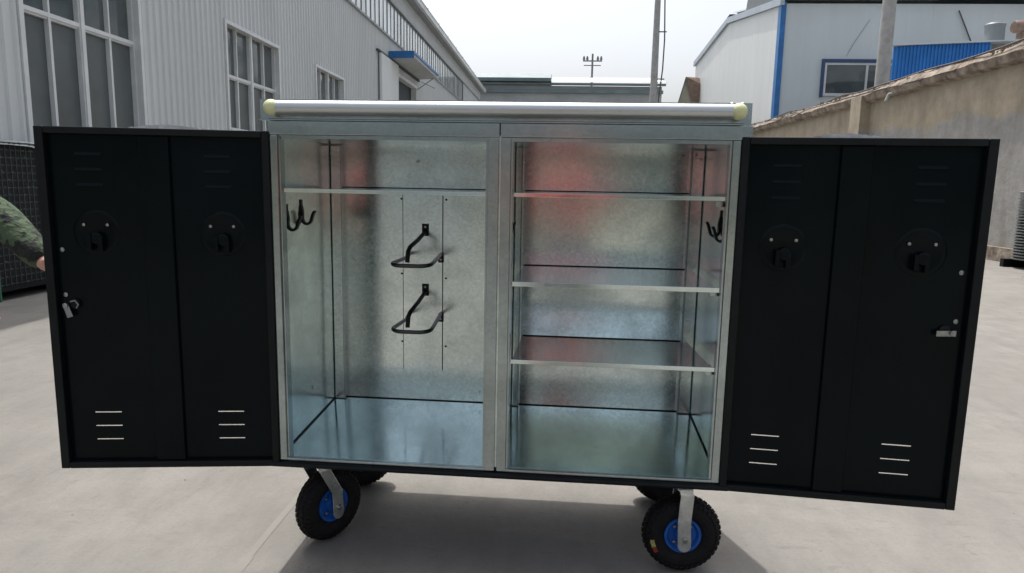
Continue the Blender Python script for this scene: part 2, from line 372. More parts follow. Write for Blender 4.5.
for (a, c, z0, z1) in segs:
    corrug(b, y, a, .0, 6.86); corrug(b, a, c, z1, 6.86)
    if z0 > 0: corrug(b, a, c, 0, z0)
    y = c
corrug(b, y, 56, 0, 6.86); corrug(b, -6, 56, 8.2, 9.0); corrug(b, 45.3, 56, 6.86, 8.2)
obj('wall', b, M['siding'], fac)
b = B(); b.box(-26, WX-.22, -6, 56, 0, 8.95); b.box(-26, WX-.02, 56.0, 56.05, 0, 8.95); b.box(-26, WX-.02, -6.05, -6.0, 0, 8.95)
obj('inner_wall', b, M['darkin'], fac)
for (y0, y1, z0, z1, nn) in wins:
    f = B(); X0, X1 = WX-.15, WX-.05
    f.box(WX-.2, WX+.055, y0-.07, y0, z0-.07, z1+.07); f.box(WX-.2, WX+.055, y1, y1+.07, z0-.07, z1+.07)
    f.box(WX-.2, WX+.055, y0, y1, z1, z1+.07); f.box(WX-.2, WX+.075, y0, y1, z0-.07, z0)
    ym = (y0+y1)/2; zt = 3.40
    f.box(X0, X1+.02, ym-.035, ym+.035, z0, z1)
    for (a, c) in ((y0, ym-.035), (ym+.035, y1)):
        f.box(X0, X1, a, c, zt-.028, zt+.028)
        for (e, g) in ((a, a+.018), (c-.018, c)): f.box(X0, X1, e, g, z0, zt-.028); f.box(X0, X1, e, g, zt+.028, z1)
        mid = (a+c)/2; f.box(X0+.01, X1-.005, mid-.022, mid+.022, z0, zt-.028); f.box(X0+.01, X1-.005, mid-.016, mid+.016, zt+.028, z1)
        f.box(X0, X1-.02, a+.018, c-.018, zt-.055, zt-.028); f.box(X0, X1, a+.018, c-.018, z0, z0+.04)
    w = obj('window', f, M['trimw'], fac)
    g = B(); g.box(WX-.125, WX-.12, y0, y1, zt+.03, z1); obj('pane', g, M['glass'], w)
    g = B(); g.box(WX-.123, WX-.118, y0, y1, z0, zt-.03); obj('insect_screen', g, M['screen'], w)
for k in range(44):
    y0 = -6.0 + k*1.165; y1 = y0+1.165
    f = B(); f.box(WX-.03, WX+.012, y0, y0+.035, 6.91, 8.16); f.box(WX-.03, WX+.012, y1-.035, y1, 6.91, 8.16); f.box(WX-.03, WX+.015, y0, y1, 6.86, 6.91); f.box(WX-.03, WX+.015, y0, y1, 8.16, 8.2)
    f.box(WX-.03, WX+.008, (y0+y1)/2-.02, (y0+y1)/2+.02, 6.91, 8.16)
    w = obj('strip_window', f, M['mull'], fac)
    g = B(); g.box(WX-.018, WX-.012, y0+.035, y1-.035, 6.91, 8.16); obj('pane', g, M['ribglass'], w)
b = B(); b.box(WX+.04, WX+.09, -6, 56, 6.80, 6.87); b.box(WX+.04, WX+.09, -6, 56, 8.19, 8.25); b.box(WX+.04, WX+.06, 45.3, 45.36, 6.86, 8.2); obj('drip_trim', b, M['greym'], fac)
b = B(); b.prism([(WX-.2, 9.0), (WX+.34, 8.98), (WX+.34, 9.22), (WX-10.5, 10.6), (-26.6, 9.2), (-26.6, 9.0), (-26, 9.0), (WX-10.5, 10.3)], -6.4, 56.4, 'Y')
rf = obj('roof', b, M['greym'], fac)
b = B(); b.box(WX+.342, WX+.48, -6.4, 56.4, 8.99, 9.20); b.box(WX+.43, WX+.50, -6.4, 56.4, 9.2, 9.24); obj('gutter', b, M['siding'], rf)
b = B()
for k in range(21): b.box(WX+.36, WX+.46, -5.8+k*3, -5.72+k*3, 9.2, 9.34)
obj('gutter_clip', b, M['greym'], rf)
# sliding door, canopy
b = B(); b.box(WX+.09, WX+.17, 22.7, 25.4, .05, 5.96); b.box(WX+.17, WX+.18, 22.75, 22.85, .1, 5.9); b.box(WX+.17, WX+.18, 25.25, 25.35, .1, 5.9)
o = obj('sliding_door', b, M['white'], fac)
b = B(); b.box(WX+.05, WX+.14, 22.4, 29.9, 5.98, 6.045); obj('door_rail', b, M['darkin'], o)
b = B(); b.box(WX-.2, WX+.06, 29.45, 29.6, 0, 5.75); b.box(WX-.2, WX+.06, 25.6, 29.45, 5.62, 5.75); obj('door_frame', b, M['trimw'], fac)
cn = B(); cn.prism([(WX+.04, 6.07), (WX+.98, 6.13), (WX+.98, 6.30), (WX+.04, 6.26)], 24.36, 29.8, 'Y')
cn = obj('canopy', cn, M['soffit'], fac)
b = B(); b.prism([(WX+.04, 6.05), (WX+1.02, 6.07), (WX+1.02, 6.33), (WX+.04, 6.31)], 24.3, 24.357, 'Y'); b.box(WX+.983, WX+1.02, 24.36, 29.8, 6.24, 6.33)
obj('canopy_fascia', b, M['bluem'], cn)
b = B(); b.tube([(WX+.04, 29.7, 5.6), (WX+.8, 29.7, 6.12)], .02, 6); b.tube([(WX+.04, 30.6, 6.1), (WX+.7, 30.6, 5.8)], .02, 6); obj('canopy_brace', b, M['greym'], cn)
finish(fac, True)

# ---------------------------------------------------------------- wire mesh stack at the foot of the left wall
st = thing('mesh_crate_stack', 'tall dark stack of wire mesh crates against the factory wall under a pale cover sheet', 'crate stack')
X0, X1, Y0, Y1 = -5.52, -4.98, 3.6, 7.4
b = B(); b.box(X0, X1-.05, Y0+.05, Y1, .14, 1.70); obj('load', b, M['darkbag'], st)
b = B()
nz = 20
for i in range(nz):
    z = .16+i*.0805
    b.box(X1-.012, X1, Y0, Y1, z, z+.012); b.box(X0, X1, Y0-.008, Y0+.004, z, z+.012)
for i in range(54):
    y = Y0+i*(Y1-Y0)/53; b.box(X1-.004, X1+.006, y-.005, y+.005, .14, 1.70)
for i in range(9):
    x = X0+i*(X1-X0)/8; b.box(x-.005, x+.005, Y0-.014, Y0-.004, .14, 1.70)
obj('wire_mesh', b, M['wire'], st)
b = B()
for i in range(420):
    y = random.uniform(Y0, Y1); z = .16 + .0805*random.randint(0, 19)+random.uniform(0, .02); b.box(X1+.004, X1+.012, y-.009, y+.009, z, z+.006)
wc = obj('wire_clip', b, mat('wire_clip_metal', (.13, .15, .15), .5, .4, var=.3, vscale=20), st); wc['kind'] = 'stuff'
b = B(); b.box(X0, X1, Y0, Y0+.06, 0, .14); b.box(X0, X1, Y1-.06, Y1, 0, .14); b.box(X0, X1, (Y0+Y1)/2, (Y0+Y1)/2+.06, 0, .14); b.box(X0-.01, X1+.02, Y0-.02, Y1+.02, .10, .15); obj('base_frame', b, M['black2'], st)
b = B(); b.box(X1+.012, X1+.03, 4.555, 4.575, .0, 1.0); obj('post', b, M['green'], st)
b = B()
g = [[b.bm.verts.new((X0-.02+(X1-X0+.06)*i/6, Y0-.03+(Y1-Y0+.06)*j/30, 1.72+.035*mnoise.noise((i*.7, j*.45, 2)) + (-.06 if i == 6 else 0))) for j in range(31)] for i in range(7)]
for i in range(6):
    for j in range(30): b.bm.faces.new((g[i][j], g[i+1][j], g[i+1][j+1], g[i][j+1]))
o = obj('cover_sheet', b, M['sheet'], st, smooth=True)
finish(st, True)

# ---------------------------------------------------------------- far buildings
fb = thing('workshop_building', 'long low workshop closing the yard, dark roof step on its left half', 'building')
b = B(); b.box(-7, 10.4, 62, 74, 0, 10.4); obj('wall', b, M['farwall'], fb)
b = B(); b.box(-7.2, 10.7, 61.6, 62, 10.45, 10.62); b.box(-7.2, 10.5, 61.75, 62, 9.75, 10.05); obj('fascia', b, M['roofg'], fb)
b = B()
for i in range(90):
    x = -7.2+i*.2; b.quad((x, 61.5, 10.66), (x+.1, 61.5, 10.76), (x+.1, 68, 12.1), (x, 68, 12.02)); b.quad((x+.1, 61.5, 10.76), (x+.2, 61.5, 10.66), (x+.2, 68, 12.02), (x+.1, 68, 12.1))
obj('corrugated_roof', b, M['roofw'], fb)
b = B(); b.prism([(61.3, 10.7), (61.3, 11.0), (63.5, 11.7), (68, 12.3), (68, 11.0)], -7.3, .3, 'X')
for i in range(38): b.box(-7.2+i*.2, -7.12+i*.2, 61.26, 61.3, 10.7, 11.0)
obj('roof_step', b, M['roofg'], fb)
finish(fb, True)

hs_ = thing('brick_house', 'small old brick house with brown tiled gable roof beyond the cabinet', 'house')
b = B(); b.prism([(9.5, 0), (10.6, 0), (10.6, 7.2), (9.98, 9.0), (9.5, 7.2)], 48, 48.3, 'Y'); b.box(10.6, 14, 48.3, 54, 0, 7.0); obj('wall', b, M['backwall'], hs_)
b = B(); P_ = [(9.95, 47.9, 9.12), (14.2, 49.4, 9.12), (14.8, 47.8, 7.0), (10.62, 47.9, 7.0)]
b.quad(*P_); b.quad(*[(x, y, z-.12) for x, y, z in P_][::-1])
for p, q in zip(P_, P_[1:]+P_[:1]): b.quad(p, q, (q[0], q[1], q[2]-.12), (p[0], p[1], p[2]-.12))
b.quad((9.95, 47.9, 9.12), (9.42, 47.9, 7.1), (10.5, 53, 7.1), (14.2, 49.4, 9.12)); obj('roof', b, M['tile'], hs_)
finish(hs_, True)

# white building with blue corner
wb = thing('white_building', 'white panel building with gable roof, blue corner trim and sliding window', 'building')
b = B(); b.prism([(30.72, 0), (50, 0), (50, 10.25), (40.6, 11.05), (30.72, 9.62)], 11.0, 11.12, 'X'); obj('gable_wall', b, M['white'], wb)
b = B(); b.box(11.12, 40, 30.7, 30.82, 0, 9.7); obj('wall', b, M['whitef'], wb)
b = B(); b.box(11.12, 40, 49.8, 49.95, 0, 9.7); obj('wall', b, M['whitef'], wb)
b = B()
for k in range(26):
    x = 12.15+k*1.1; b.box(x-.006, x+.006, 30.696, 30.70, 0, 9.7)
for k in range(16):
    y = 31.9+k*1.15; b.box(10.997, 11.0, y-.006, y+.006, 0, 9.6)
obj('panel_seam', b, M['whitef'], wb)
b = B(); b.box(10.93, 11.16, 30.6, 30.69, 0, 9.75); b.box(10.93, 10.98, 30.69, 31.0, 0, 9.6); obj('corner_trim', b, M['bluem'], wb)
b = B()
for (p, q) in (((30.55, 9.72), (40.6, 11.2)), ((40.6, 11.2), (50.2, 10.33))):
    b.prism([(p[0], p[1]-.12), (q[0], q[1]-.12), (q[0], q[1]+.2), (p[0], p[1]+.2)], 10.86, 11.05, 'X')
obj('barge_board', b, mat('barge_paint', (.40, .46, .52), .5, 0, var=.08, vscale=1), wb)
b = B()
for i in range(72):
    x = 11.1+i*.4
    b.quad((x, 30.3, 9.82), (x+.2, 30.3, 9.96), (x+.2, 40.6, 11.75), (x, 40.6, 11.6)); b.quad((x+.2, 30.3, 9.96), (x+.4, 30.3, 9.82), (x+.4, 40.6, 11.6), (x+.2, 40.6, 11.75))
b.quad((11.0, 40.6, 11.6), (40, 40.6, 11.6), (40, 50.3, 10.7), (11.0, 50.3, 10.7))
obj('roof', b, M['roofg'], wb)
b = B(); b.prism([(31.0, 9.9), (37.4, 10.9), (36.2, 13.6), (31.0, 13.2)], 11.1, 18, 'X'); obj('roof_vent', b, M['mull'], wb)
f = B(); f.box(12.95, 16.9, 30.6, 30.70, 7.12, 7.28); f.box(12.95, 13.08, 30.6, 30.70, 5.6, 7.12); f.box(16.8, 16.9, 30.6, 30.70, 5.6, 7.12)
w = obj('window', f, mat('dark_blue_frame', (.04, .075, .17), .5, 0, var=.1, vscale=3), wb)
f = B(); f.box(13.08, 16.8, 30.62, 30.69, 7.02, 7.12); f.box(13.08, 16.8, 30.62, 30.69, 5.65, 5.77)
for x in (13.08, 14.92, 16.7): f.box(x, x+.1, 30.62, 30.69, 5.77, 7.02)
obj('frame', f, M['trimw'], w)
g = B(); g.box(13.1, 16.75, 30.66, 30.67, 5.7, 7.1); obj('pane', g, M['glass'], w)
b = B(); b.tube([(18.7, 30.6, 9.4), (19.4, 30.6, 8.0), (19.9, 30.6, 6.9)], .03, 5); b.tube([(14.9, 30.66, 9.0), (14.3, 30.66, 8.0), (14.0, 30.66, 7.4)], .008, 4); obj('cable', b, M['cable'], wb)
finish(wb, True)

# blue shed
bs = thing('blue_shed', 'bright blue corrugated metal shed behind the old boundary wall', 'shed')
b = B(); n_ = 27
for i in range(n_):
    x = 13.24+i*.126
    zt = lambda xx: 6.62+(xx-13.24)*.075
    b.prism([(x, 24.5), (x+.05, 24.5), (x+.07, 24.46), (x+.106, 24.46), (x+.126, 24.5), (x+.126, 24.56), (x, 24.56)], 0, zt(x), 'Z')
obj('wall', b, M['shedblue'], bs)
b = B(); b.box(16.645, 20.0, 24.9, 25.0, 0, 6.8); b.box(16.645, 16.72, 24.56, 24.9, 0, 6.85); b.prism([(13.26, 24.57), (13.32, 24.57), (14.9, 27.3), (14.84, 27.3)], 0, 6.5, 'Z'); obj('side_wall', b, M['greym'], bs)
b = B(); b.prism([(13.1, 24.36), (20, 24.36), (20, 27.4), (14.9, 27.4)], 6.9, 6.95, 'Z'); [setattr(v.co, 'z', v.co.z-.26*max(0, (16.7-v.co.x))/3.6+.012*max(0, v.co.x-16.7)) for v in b.bm.verts]; obj('roof', b, M['whitef'], bs)
finish(bs, True)
b = B(); b.lathe([(.36, 6.985), (.34, 7.05), (.33, 7.5), (.35, 7.56), (.36, 7.6), (.30, 7.66)], 20, 'Z', (17.25, 25.4, 0))
o = obj('water_tank', b, M['tank'], None, smooth=True); tag(o, 'grey upright tank standing on the blue shed roof', 'tank'); finish(o, True)
b = B(); b.lathe([(.2, 17.85), (.23, 17.9), (.23, 19.1), (.2, 19.2)], 16, 'X', (0, 25.3, 7.52)); b.box(18.1, 19.0, 25.1, 25.5, 6.95, 7.32)
o = obj('solar_heater', b, M['tile'], None, smooth=True); tag(o, 'brown horizontal drum on a stand beside the grey roof tank', 'water heater'); finish(o, True)

# ---------------------------------------------------------------- boundary wall on the right
bw = thing('boundary_wall', 'high weathered plaster boundary wall with crumbling coping and a cable along its top', 'wall')
b = B()
ys = [-6+i*.5 for i in range(101)]
bmv = b.bm
NZ = 14
def wx(y, z): return 10.0 + .035*mnoise.noise((y*.4, z*.6, 1)) + .012*mnoise.noise((y*2.2, z*2.2, 5))
g = [[bmv.verts.new((wx(y, z*4.05/NZ), y, z*4.05/NZ)) for z in range(NZ+1)] for y in ys]
for i in range(len(ys)-1):
    for j in range(NZ): bmv.faces.new((g[i][j], g[i+1][j], g[i+1][j+1], g[i][j+1]))
b.box(10.06, 10.3, -6, 44, 0, 4.05)
obj('wall_face', b, M['plaster'], bw, smooth=True)
b = B(); ring = []
for i in range(251):
    y = -6+i*.2; j1 = .05*mnoise.noise((y*1.3, 0, 3)); j2 = .06*mnoise.noise((y*1.7, 4, 3)); j3 = .07*mnoise.noise((y*.9, 9, 1))+.03*mnoise.noise((y*5, 9, 1))
    ring.append([bmv2 for bmv2 in (b.bm.verts.new(p) for p in ((9.98, y, 3.88+j2), (9.82+j1, y, 3.93+j2*.6), (9.76+j1, y, 4.08+j2), (9.88, y, 4.24+j3), (10.15, y, 4.34+j3), (10.4, y, 4.2), (10.35, y, 4.02)))])
for a, c in zip(ring, ring[1:]):
    for k in range(7): b.bm.faces.new((a[k], a[(k+1)%7], c[(k+1)%7], c[k]))
obj('coping', b, M['coping'], bw)
b = B()
for i in range(520):
    y = random.uniform(9, 44); s_ = random.uniform(.02, .06); x = random.uniform(9.84, 10.25); z = 4.2+random.uniform(-.02, .05)+.25*(x-9.86)
    b.prism([(x-s_, y-s_), (x+s_*random.uniform(.3, 1), y-s_*.6), (x+s_*.8, y+s_), (x-s_*.5, y+s_*.9)], z, z+s_*random.uniform(.4, 1.1), 'Z')
r = obj('rubble', b, M['debris'], bw); r['kind'] = 'stuff'
for yp in (18.9, 31.5, 6.5):
    b = B(); b.box(9.72, 10.02, yp-.35, yp+.35, 0, 4.08); obj('pillar', b, M['plaster'], bw)
b = B(); b.box(9.86, 10.0, -6, 44, 0, .28); obj('footing', b, M['coping'], bw)
b = B(); b.tube([(9.95, 16.9, 3.95), (9.72, 16.9, 3.9), (9.66, 16.9, 3.72)], .05, 8); obj('drain_spout', b, M['concpole'], bw)
b = B(); pts = [(9.86+.06*math.sin(y*.9), y, 4.27+.07*mnoise.noise((y*.55, 3, 0))+.03*math.sin(y*1.3)) for y in [9+i*.5 for i in range(70)]]
b.tube(pts, .022, 6); pts = [(9.74+.03*math.sin(y*.5), y, 4.10+.05*math.sin(y*.37)+.04*mnoise.noise((y, 3, 7))) for y in [14+i*.5 for i in range(58)]]; b.tube(pts, .016, 6)
obj('cable', b, M['cable'], bw)
finish(bw, True)

# poles
b = B(); b.lathe([(.24, 0), (.17, 13)], 18, 'Z', (11.35, 21, 0)); o = obj('concrete_pole', b, M['concpole'], None, smooth=True)
tag(o, 'thick concrete pole rising behind the boundary wall before the sliding window', 'pole'); finish(o, True)
tp = thing('utility_pole', 'tall slender grey pole with a cable strapped beside it, above the far workshop', 'utility pole')
b = B(); b.lathe([(.26, 0), (.23, 6), (.12, 18)], 16, 'Z', (0, 0, 0))
o = obj('pole', b, M['concpole'], tp, smooth=True); o.data.transform(Matrix.Translation((6.66, 40, 0)))
b = B(); b.tube([(6.95, 39.9, 0), (6.97, 39.9, 6.6), (7.12, 39.9, 8.3), (7.15, 39.9, 10), (7.05, 39.9, 12.4), (6.95, 39.9, 18)], .04, 6)
for z in (7.7, 10.4, 13.2): b.box(6.6, 7.25, 39.87, 39.93, z, z+.06)
obj('cable', b, M['cable'], tp); finish(tp, True)
pp = thing('power_pole', 'distant power pole with two crossarms and insulators above the far roof', 'power pole')
b = B(); b.tube([(4.5, 72, 0), (4.5, 72, 15.1)], .10, 8); obj('pole', b, M['farpole'], pp)
b = B(); b.box(3.5, 5.5, 71.85, 71.95, 14.3, 14.42); b.box(3.6, 5.4, 72.05, 72.15, 13.9, 13.98); obj('crossarm', b, M['farpole'], pp)
for x in (3.6, 3.95, 5.05, 5.4):
    b = B(); b.lathe([(.05, 14.42), (.13, 14.5), (.13, 14.62), (.06, 14.85)], 8, 'Z', (x, 71.9, 0)); obj('insulator', b, M['farpole'], pp)
b = B(); b.tube([(3.5, 72, 12.4), (4.45, 72, 12.7)], .05, 6); obj('stay', b, M['farpole'], pp)
finish(pp, True)

# wire roll at right edge
wr = thing('wire_coil_stack', 'round stack of grey ribbed wire coils by the foot of the boundary wall', 'coil')
b = B()
for k in range(24):
    z = .16+k*.052; b.lathe([(.40, z), (.435, z+.012), (.435, z+.028), (.40, z+.04)], 28, 'Z', (9.74, 10.55, 0))
obj('coil', b, M['wirel'], wr, smooth=True)
for y in (10.1, 10.85): b = B(); b.box(9.3, 10.0, y, y+.1, 0, .15); obj('skid', b, M['black2'], wr)
finish(wr, True)

# added building, unseen behind the camera, its height set for the zinc reflections
yb = thing('yard_building', 'plain beige workshop added out of view across the yard for the zinc to mirror', 'building')
b = B(); b.box(-9, 14, -17, -11, 0, 2.55); obj('wall', b, M['backwall'], yb)
b = B(); b.prism([(-10.7, 2.5), (-10.7, 2.62), (-14, 3.0), (-17.4, 2.65), (-17.4, 2.55)], -9.4, 14.4, 'X'); obj('roof', b, M['roofg'], yb)
b = B(); b.box(-3.4, -.9, -11, -10.95, 0, 2.1); obj('door', b, M['greym'], yb)
for x in (1.5, 5.0, 8.5): b = B(); b.box(x, x+1.8, -11, -10.96, 1.0, 2.1); obj('window', b, M['glass'], yb)
finish(yb, True)

# ---------------------------------------------------------------- the cabinet
cb = thing('locker_trolley', 'galvanised two bay locker cabinet on four wheels with both black doors open', 'cabinet')
ZB, ZT, DI, DO = .379, 1.503, .57, .68
b = B(); b.box(-.04, 1.53, -.03, DO+.02, .358, .3765); obj('base_plate', b, M['black2'], cb, bevel=.008)
b = B()
# outer shell, walls 4 mm
b.box(-.012, -.006, .0, DO, .379, 1.54); o = obj('side_panel', b, M['zinc'], cb)
b = B(); b.box(1.496, 1.502, .0, DO, .379, 1.54); obj('side_panel', b, M['zinc'], cb)
b = B(); b.box(-.005, .745, DI, DI+.006, .379, 1.50); b.box(-.012, 1.502, DO, DO+.004, .379, 1.54); obj('back_panel', b, M['zinc'], cb)
b = B(); b.box(.757, 1.495, DI, DI+.006, .379, 1.50); obj('back_panel', b, M['zinc'], cb)
b = B(); b.box(-.012, 1.502, .0, DO, 1.541, 1.545); b.box(-.005, 1.495, .012, DI+.0, 1.494, 1.498); obj('top_panel', b, M['zinc'], cb)
for (a, c) in ((-.005, .745), (.757, 1.495)):
    b = B(); b.prism([(.004, .384), (DI-.001, .421), (DI-.001, .425), (.004, .389)], a, c, 'X'); obj('floor_panel', b, M['zincs'], cb)
    b = B(); b.prism([(DI-.0035, .4255), (DI-.0035, .428), (DI-.006, .4255)], a+.002, c-.002, 'X'); b.box(a+.002, c-.002, DI-.002, DI-.001, .425, .4275); obj('floor_seam', b, M['black2'], cb)
b = B(); b.box(.747, .755, .0, DI, .389, 1.50); obj('divider', b, M['zinc'], cb)
for x in (-.0035, 1.4915):
    b = B(); b.prism([(.03, .3905), (DI-.03, .4205), (DI-.03, .4255), (.03, .3935)], x, x+.0025, 'X'); obj('floor_seam', b, M['black2'], cb)
# face frames
def stile(x0, x1, z0=.380, z1=1.492, name='stile'):
    b = B(); b.box(x0, x1, -.014, .022, z0, z1); return obj(name, b, M['zincf'], cb, bevel=.002)
stile(-.005, .021); stile(.713, .7475); stile(.7545, .786); stile(1.472, 1.497)
for (x, w) in ((.0215, .005), (.706, .0065), (.7865, .006), (1.465, .0065)):
    b = B(); b.box(x, x+w, -.006, .03, .383, 1.487); obj('stile_lip', b, M['zincf'], cb)
for (a, c) in ((-.008, .7495), (.7525, 1.528)):
    b = B(); b.box(a, c, -.016, .022, 1.4935, 1.5365); obj('header_rail', b, M['zincf'], cb, bevel=.002)
    b = B(); b.box(max(a, 0)+.03, min(c, 1.5)-.03, -.004, .022, 1.481, 1.4925); obj('header_lip', b, M['zincf'], cb)
    b = B(); b.box(max(a, 0)+.012, min(c, 1.5)-.012, -.012, .004, .3775, .3885); obj('sill_rail', b, M['zincf'], cb, bevel=.002)
# corner posts at the back
for x0, x1, l0, l1 in ((-.004, .037, .0375, .044), (.758, .783, .7835, .787), (1.447, 1.494, 1.440, 1.4465)):
    b = B(); b.box(x0, x1, DI-.024, DI-.001, .426, 1.492); o = obj('corner_post', b, M['zinc'], cb, bevel=.003)
    b = B(); b.box(l0, l1, DI-.030, DI-.001, .426, 1.492); obj('post_lip', b, M['zincf'], o, bevel=.001)
# shelves
def shelf(x0, x1, zf, zb_, thick=.011, lip=.002):
    b = B(); b.prism([(.012, zf), (DI-.001, zb_), (DI-.001, zb_-.003), (.014, zf-.003)], x0, x1, 'X')
    o = obj('shelf', b, M['zincs'], cb)
    b = B(); b.box(x0, x1, .006, .0115, zf-thick, zf+lip); obj('shelf_edge', b, M['zincs'], o, bevel=.001)
    b = B(); b.box(x0+.001, x1-.001, DI-.0025, DI-.0015, zb_+.0, zb_+.0035); obj('seam', b, M['black2'], o)
shelf(.026, .712, 1.318, 1.322)
shelf(.795, 1.468, 1.318, 1.322); shelf(.795, 1.468, 1.022, 1.020, .007, .009); shelf(.795, 1.468, .754, .724, .001, .014)
for z in (1.318, 1.031, .768):
    b = B(); b.box(1.462, 1.4665, .03, .10, z-.03, z-.012); b.box(1.440, 1.4665, .03, .034, z-.03, z-.014); obj('shelf_bracket', b, M['zincf'], cb)
# backing strip with rivets
b = B(); b.box(.292, .457, DI-.0035, DI-.0005, .56, 1.318); bk = obj('backing_strip', b, M['zinc'], cb)
b = B(); b.box(.2905, .2925, DI-.0045, DI-.0005, .56, 1.318); b.box(.4565, .4592, DI-.0045, DI-.0005, .56, 1.318); obj('strip_edge', b, M['black2'], bk)
for x, zs_ in ((.285, (1.28, .97, .68)), (.472, (1.28, .955, .665))):
    for z in zs_:
        b = B(); b.lathe([(.0045, DI-.0005), (.004, DI-.003), (.002, DI-.004)], 10, 'Y', (x, 0, z)); obj('rivet', b, M['black2'], bk)
# helmet racks
def rack(zc):
    b = B(); x0, x1 = .343, .466; yf = .26; z = zc
    pts = [(x0-.02, DI-.006, z+.012), (x0-.012, DI-.12, z+.004), (x0-.025, yf+.05, z)]
    for k in range(7):
        a = math.pi/2*k/6; pts.append((x0-.025+.045*(1-math.cos(a)), yf+.045*(1-math.sin(a)), z-.004*math.sin(a)))
    for k in range(7):
        a = math.pi/2*k/6; pts.append((x1-.045+.045*math.sin(a), yf+.045*(1-math.cos(a)), z-.004*math.cos(a)))
    pts += [(x1-.004, yf+.12, z+.002), (x1-.015, DI-.006, z+.010)]
    b.tube(pts, .0078, 10)
    o = obj('helmet_rack', b, M['tube'], cb, smooth=True)
    b = B(); b.tube([(.385, DI-.012, z+.105), (.385, DI-.02, z+.098), (.383, .44, z+.078), (.378, .33, z+.060), (.375, .31, z+.045), (.374, .30, z+.004)], .0085, 10); obj('brace', b, M['black2'], o, smooth=True)
    b = B(); b.box(.372, .400, DI-.0075, DI-.004, z+.085, z+.135); obj('mounting_plate', b, M['black2'], o, bevel=.001)
    b = B(); b.box(.440, .462, DI-.0075, DI-.0045, z-.024, z+.012); obj('mounting_plate', b, M['black2'], o, bevel=.001)
    b = B(); b.lathe([(.005, DI-.0075), (.004, DI-.010)], 10, 'Y', (.386, 0, z+.122)); b.lathe([(.005, DI-.0075), (.004, DI-.010)], 10, 'Y', (.451, 0, z-.012)); obj('bolt', b, M['steel'], o)
rack(1.045); rack(.795)
# coat hooks
def hook(x, y, z, sgn, flip=1):
    """J hook on a side wall, sgn = direction it sticks out"""
    b = B(); pts = [(0, 0, .018), (.006, 0, -.01)] + [(.022-.018*math.cos(t), .012*t*flip, -.030-.020*math.sin(t)) for t in [i*math.pi/7 for i in range(8)]] + [(.046, .045*flip, -.012), (.052, .055*flip, -.002)]
    b.flat([(x+p[0]*sgn*.8, y+p[1]*.5, z+p[2]) for p in pts], .017, .009, (0, 1, 0.01))
    o = obj('coat_hook', b, M['black2'], cb, smooth=False, bevel=.001)
    b = B(); b.box(min(x, x+.003*sgn), max(x, x+.003*sgn), y-.009, y+.009, z-.01, z+.04); obj('hook_plate', b, M['black2'], o)
hook(-.0055, .105, 1.224, 1); hook(-.0055, .235, 1.238, 1)
hook(1.495, .10, 1.222, -1); hook(1.495, .20, 1.232, -1); hook(.7555, .06, 1.225, 1)
# top tray and handle
b = B(); b.box(-.038, 1.525, .0, .004, 1.5385, 1.606); b.box(-.038, -.034, .004, DO, 1.546, 1.598); b.box(1.521, 1.525, .004, DO, 1.546, 1.598); b.box(-.034, 1.521, .004, DO, 1.594, 1.598)
b.box(-.038, 1.525, -.012, 0, 1.5385, 1.5425)
tr = obj('top_tray', b, M['zincf'], cb)
b = B()
for x in (1.474, 1.506): b.lathe([(.009, 1.598), (.009, 1.610), (.005, 1.613)], 8, 'Z', (x, .05, 0))
obj('screw', b, M['zincf'], tr)
b = B(); b.tube([(.012, -.026, 1.577), (1.482, -.026, 1.577)], .0225, 28); hb = obj('handle_bar', b, M['alu'], cb, smooth=True)
for x, s_ in ((.014, -1), (1.478, 1)):
    b = B(); b.lathe([(.0005, -.058)]+[(.0255*math.sin(t), -.031-.027*math.cos(t)) for t in [math.pi*k/12 for k in range(1, 12)]]+[(.0005, -.004)], 24, 'Y', (x, 0, 1.577))
    obj('end_cap', b, M['cap'], hb, smooth=True)

